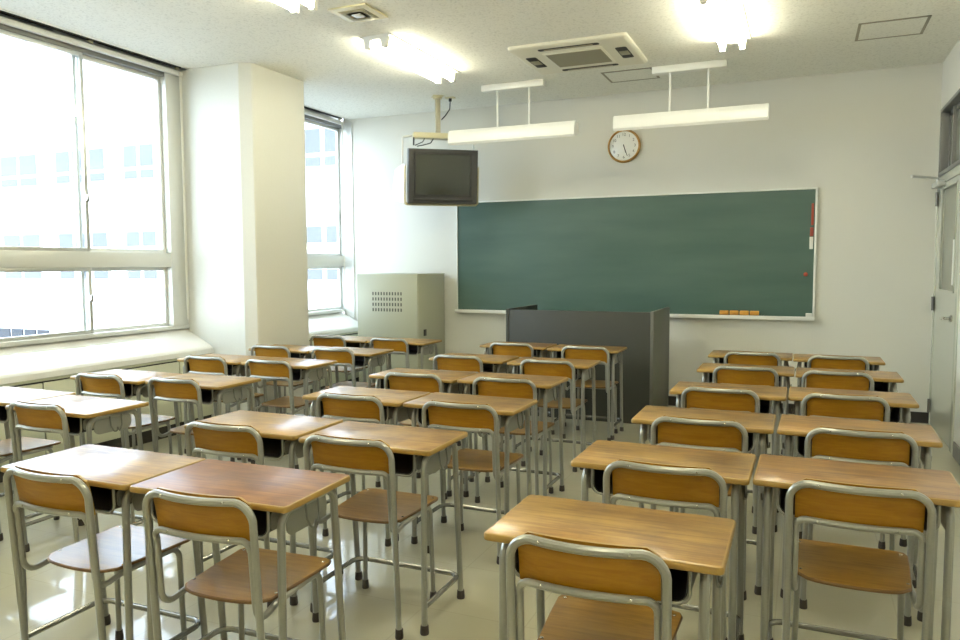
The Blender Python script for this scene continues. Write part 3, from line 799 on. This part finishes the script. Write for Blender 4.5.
DESKS={'L1a':(-4.206,-5.115,0.000),'L1b':(-3.596,-5.173,-0.005),'L2a':(-4.164-.105,-4.342,0.000),'L2b':(-3.600,-4.300,-0.008),'L3a':(-4.229-.03,-3.396,0.000),'L3b':(-3.651,-3.396,-0.004),'L4a':(-4.206-.03,-2.629-.24,0.000),'L4b':(-3.630,-2.608,0.001),'L5a':(-4.226,-1.735,0.000),'L5b':(-3.618,-1.735,-0.003),'M1a':(-2.487,-5.947,0.011),'M1b':(-1.876,-5.944,0.034),'M2a':(-2.418,-5.171,-0.001),'M2b':(-1.791,-5.191,0.010),'M3a':(-2.385,-4.371,0.000),'M3b':(-1.773,-4.361,-0.005),'M4a':(-2.457,-3.585,0.000),'M4b':(-1.849,-3.554,-0.001),'M5a':(-2.508,-2.655,0.000),'M5b':(-1.866,-2.685,-0.000),'M6a':(-2.510,-1.690,0.000),'M6b':(-1.882,-1.725,0.000),'R0a':(-0.677,-5.892,0.003),'R1a':(-0.672,-5.119,-0.007),'R1b':(-0.064,-5.111,-0.011),'R2a':(-0.628,-4.313,0.006),'R2b':(-0.017,-4.301,-0.023),'R3a':(-0.596,-3.472,0.003),'R3b':(0.010,-3.440,-0.003),'R4a':(-0.569,-2.547,0.004),'R4b':(0.037,-2.563,-0.001),'R5a':(-0.592,-1.703,-0.001),'R5b':(0.011,-1.735,0.001)}
DESKS['L4a'] = (-4.236, -2.629, 0.); DESKS['L2a'] = (-4.204, -4.335, 0.)
CHAIRS={'L1a':(-3.925,-5.180,0.010),'L1b':(-3.279,-5.227,-0.002),'L2a':(-3.846,-4.410,0.006),'L2b':(-3.278,-4.377,0.009),'L3a':(-3.899,-3.474,0.001),'L3b':(-3.333,-3.474,0.015),'L4a':(-3.935,-2.705,0.004),'L4b':(-3.337,-2.688,0.018),'L5a':(-3.990,-1.820,-0.003),'L5b':(-3.335,-1.818,0.005),'M1a':(-2.127,-6.034,-0.005),'M1b':(-1.506,-6.026,0.06),'M2a':(-2.118,-5.252,0.018),'M2b':(-1.498,-5.269,0.020),'M3a':(-2.022,-4.459,0.012),'M3b':(-1.412,-4.452,0.015),'M4a':(-2.092,-3.661,0.017),'M4b':(-1.504,-3.642,0.014),'M5a':(-2.223,-2.741,0.013),'M5b':(-1.531,-2.772,0.007),'M6a':(-2.165,-1.803,0.008),'M6b':(-1.518,-1.843,0.005),'R0a':(-0.383,-5.958,0.03),'R1a':(-0.331,-5.199,0.007),'R1b':(0.237,-5.209,-0.005),'R2a':(-0.321,-4.405,0.011),'R2b':(0.291,-4.393,0.002),'R3a':(-0.319,-3.554,0.004),'R3b':(0.274,-3.536,-0.001),'R4a':(-0.256,-2.628,0.002),'R4b':(0.272,-2.648,-0.001),'R5a':(-0.266,-1.785,0.001),'R5b':(0.306,-1.812,0.000)}
TONE = {'M1a': .0, 'M1b': 1., 'R0a': .05, 'R1a': .12, 'R1b': .5, 'R2a': .05, 'R2b': .32, 'R3a': .05, 'R3b': .2, 'R4a': .15, 'R4b': .25, 'R5a': .15, 'R5b': .2}
COLN = {'L': 'window-side column', 'M': 'middle column', 'R': 'door-side column'}
ORD = ['', 'first', 'second', 'third', 'fourth', 'fifth', 'sixth']
NROW = {'L': 5, 'M': 6, 'R': 5}
def where(k):
    c, r, s = k[0], int(k[1]), k[2]
    if c == 'R': r += 1
    last = {'L': 5, 'M': 6, 'R': 6}[c]
    return '%s of the %s, %s row from the front of the photo' % ({'a': 'left', 'b': 'right'}[s], COLN[c], ORD[r])
def desk_label(k):
    sp = {'M1a': 'nearest left desk of the middle column, its pale top in window glare',
          'M1b': 'reddish brown topped desk at the near end of the middle column',
          'R0a': 'single honey-topped desk with no partner, nearest in the door-side column',
          'R1b': 'mottled dark brown topped desk, right desk in the second door-side row',
          'M6a': 'left wood-topped desk closest to the dark lectern, middle column',
          'M6b': 'right wood-topped desk closest to the dark lectern, middle column',
          'L5a': 'left wood-topped desk directly before the beige steel cabinet',
          'L5b': 'right wood-topped desk directly before the beige steel cabinet',
          'L4a': 'wood-topped desk standing against the cream column',
          'L1a': 'desk cut off by the left photo edge, beside the window cabinet',
          }
    if k in sp: return sp[k]
    c, r, s = k[0], int(k[1]), k[2]
    if c == 'R': r += 1
    return 'wood-topped desk, %s of its pair, %s row from camera, %s' % ({'a': 'left', 'b': 'right'}[s], ORD[r], COLN[c])
def chair_label(k):
    c, r, s = k[0], int(k[1]), k[2]
    if c == 'R': r += 1
    sp = {'R0a': 'orange-brown school chair at the single nearest door-side desk',
          'M1a': 'nearest middle-column school chair whose seat shines white in window light',
          'M1b': 'school chair pushed under the reddish brown desk',
          'M6a': 'left school chair of the pair closest to the dark lectern',
          'M6b': 'right school chair of the pair closest to the dark lectern',
          'L4a': 'school chair at the desk against the cream column',
          'L1a': 'school chair cut off by the left photo edge'}
    if k in sp: return sp[k]
    return 'school chair at %s desk, %s row from camera, %s' % ({'a': 'left', 'b': 'right'}[s], ORD[r], COLN[c])
desk0 = make_desk(); chair0 = make_chair()
first = True
for k, (x, y, a) in DESKS.items():
    o = desk0 if first else copy_tree(desk0)
    o.location = (x, y, 0); o.rotation_euler = (0, 0, a); o['label'] = desk_label(k)
    for ch in o.children:
        if ch.name.startswith('tabletop'): ch['wood_tone'] = TONE.get(k, random.uniform(.02, .25))
    c = chair0 if first else copy_tree(chair0)
    x, y, a = CHAIRS[k]
    c.location = (x, y, 0); c.rotation_euler = (0, 0, a); c['label'] = chair_label(k)
    first = False

# ------------------------------------------------------------------ outside: white school wing facing us
struct(onebox('ground', 'ground', (-80, -5.6, -40, 40, -7.2, -7.0)))
eb = thing('outside_building', 'white school wing seen through the left windows', 'building', (-28, 14, -7))
def E(x0, x1, z0, z1, y0, y1): return (x0+28, x1+28, y0, y1, z0+7, z1+7)
b = B(); box(b, *E(-50, -9, -7, 15, 0, 8)); obj('wall', b, 'ext', eb)
xs = [(-45.2, -43.0), (-41.8, -39.0), (-38.0, -35.6), (-34.9, -32.6), (-31.6, -29.2), (-28.2, -25.3), (-24.4, -22.7), (-21.4, -19.6), (-18.7, -16.7), (-15.9, -13.4), (-12.4, -10.4)]
for (za, zb_, split) in ((4.75, 6.15, 5.2), (2.15, 2.85, None), (.88, 1.38, None)):
    for (xa, xb) in xs:
        b = B(); box(b, *E(xa, xb, za, zb_, -.06, .02)); w = obj('window', b, 'extframe', eb)
        b = B(); n = 2 if xb-xa < 2.5 else 3; dx = (xb-xa)/n
        for i in range(n):
            for (p, q_) in (((za, split), (split, zb_)) if split else ((za, zb_),)):
                box(b, *E(xa+i*dx+.09, xa+(i+1)*dx-.09, p+.07, q_-.07, -.075, -.05))
        obj('pane', b, 'extwin', w)
for (xa, xb) in ((-45, -36.0), (-35.4, -28.9)):
    b = B(); n = int((xb-xa)/.8); dx = (xb-xa)/n
    for i in range(n): box(b, *E(xa+i*dx, xa+(i+1)*dx-.12, -1.75, -1.22, -.06, .0))
    obj('window', b, 'extdark', eb)

# ------------------------------------------------------------------ light
sun = bpy.data.lights.new('sun', 'SUN'); sun.energy = 4.0; sun.angle = .02; sun.color = (1, 1, 1)
so = bpy.data.objects.new('sun', sun); COL.objects.link(so)
so.rotation_euler = Vector((-.45, .62, -.65)).to_track_quat('-Z', 'Y').to_euler()
wd = bpy.data.worlds.new('sky'); S.world = wd; wd.use_nodes = True
bg = wd.node_tree.nodes['Background']; bg.inputs[0].default_value = (.75, .87, 1.0, 1); bg.inputs[1].default_value = 6.6
for (ya, yb) in ((-2.6, -6.0), (-.05, -1.7)):
    p = bpy.data.lights.new('window_portal', 'AREA'); p.shape = 'RECTANGLE'; p.size = ya-yb; p.size_y = 2.15
    p.cycles.is_portal = True
    po = bpy.data.objects.new('window_portal', p); COL.objects.link(po); po.location = (-5.2, (ya+yb)/2, 1.98)
    po.rotation_euler = Vector((1, 0, 0)).to_track_quat('-Z', 'Z').to_euler()

# ------------------------------------------------------------------ camera
cam = bpy.data.cameras.new('camera'); co = bpy.data.objects.new('camera', cam); COL.objects.link(co)
f, yaw, pit, rol = 749.33, -.40847, .072877, -.004274
fw = Vector((math.sin(yaw)*math.cos(pit), math.cos(yaw)*math.cos(pit), -math.sin(pit))); r = Vector((math.cos(yaw), -math.sin(yaw), 0)); u = r.cross(fw)
r1 = r*math.cos(rol)+u*math.sin(rol); u1 = -r*math.sin(rol)+u*math.cos(rol)
m = Matrix((r1, u1, -fw)).transposed().to_4x4(); m.translation = (.0746, -7.6334, 1.4186)
co.matrix_world = m
cam.sensor_width = 36; cam.lens = f/960*36; cam.clip_start = .05; cam.clip_end = 300
S.camera = co
S.view_settings.view_transform = 'Standard'; S.view_settings.look = 'None'; S.view_settings.gamma = 1; S.view_settings.use_curve_mapping = False
S.view_settings.exposure = 0.68
S.cycles.use_denoising = True
S.cycles.max_bounces = 10; S.cycles.diffuse_bounces = 6; S.cycles.glossy_bounces = 4; S.cycles.transparent_max_bounces = 12
S.cycles.sample_clamp_indirect = 8
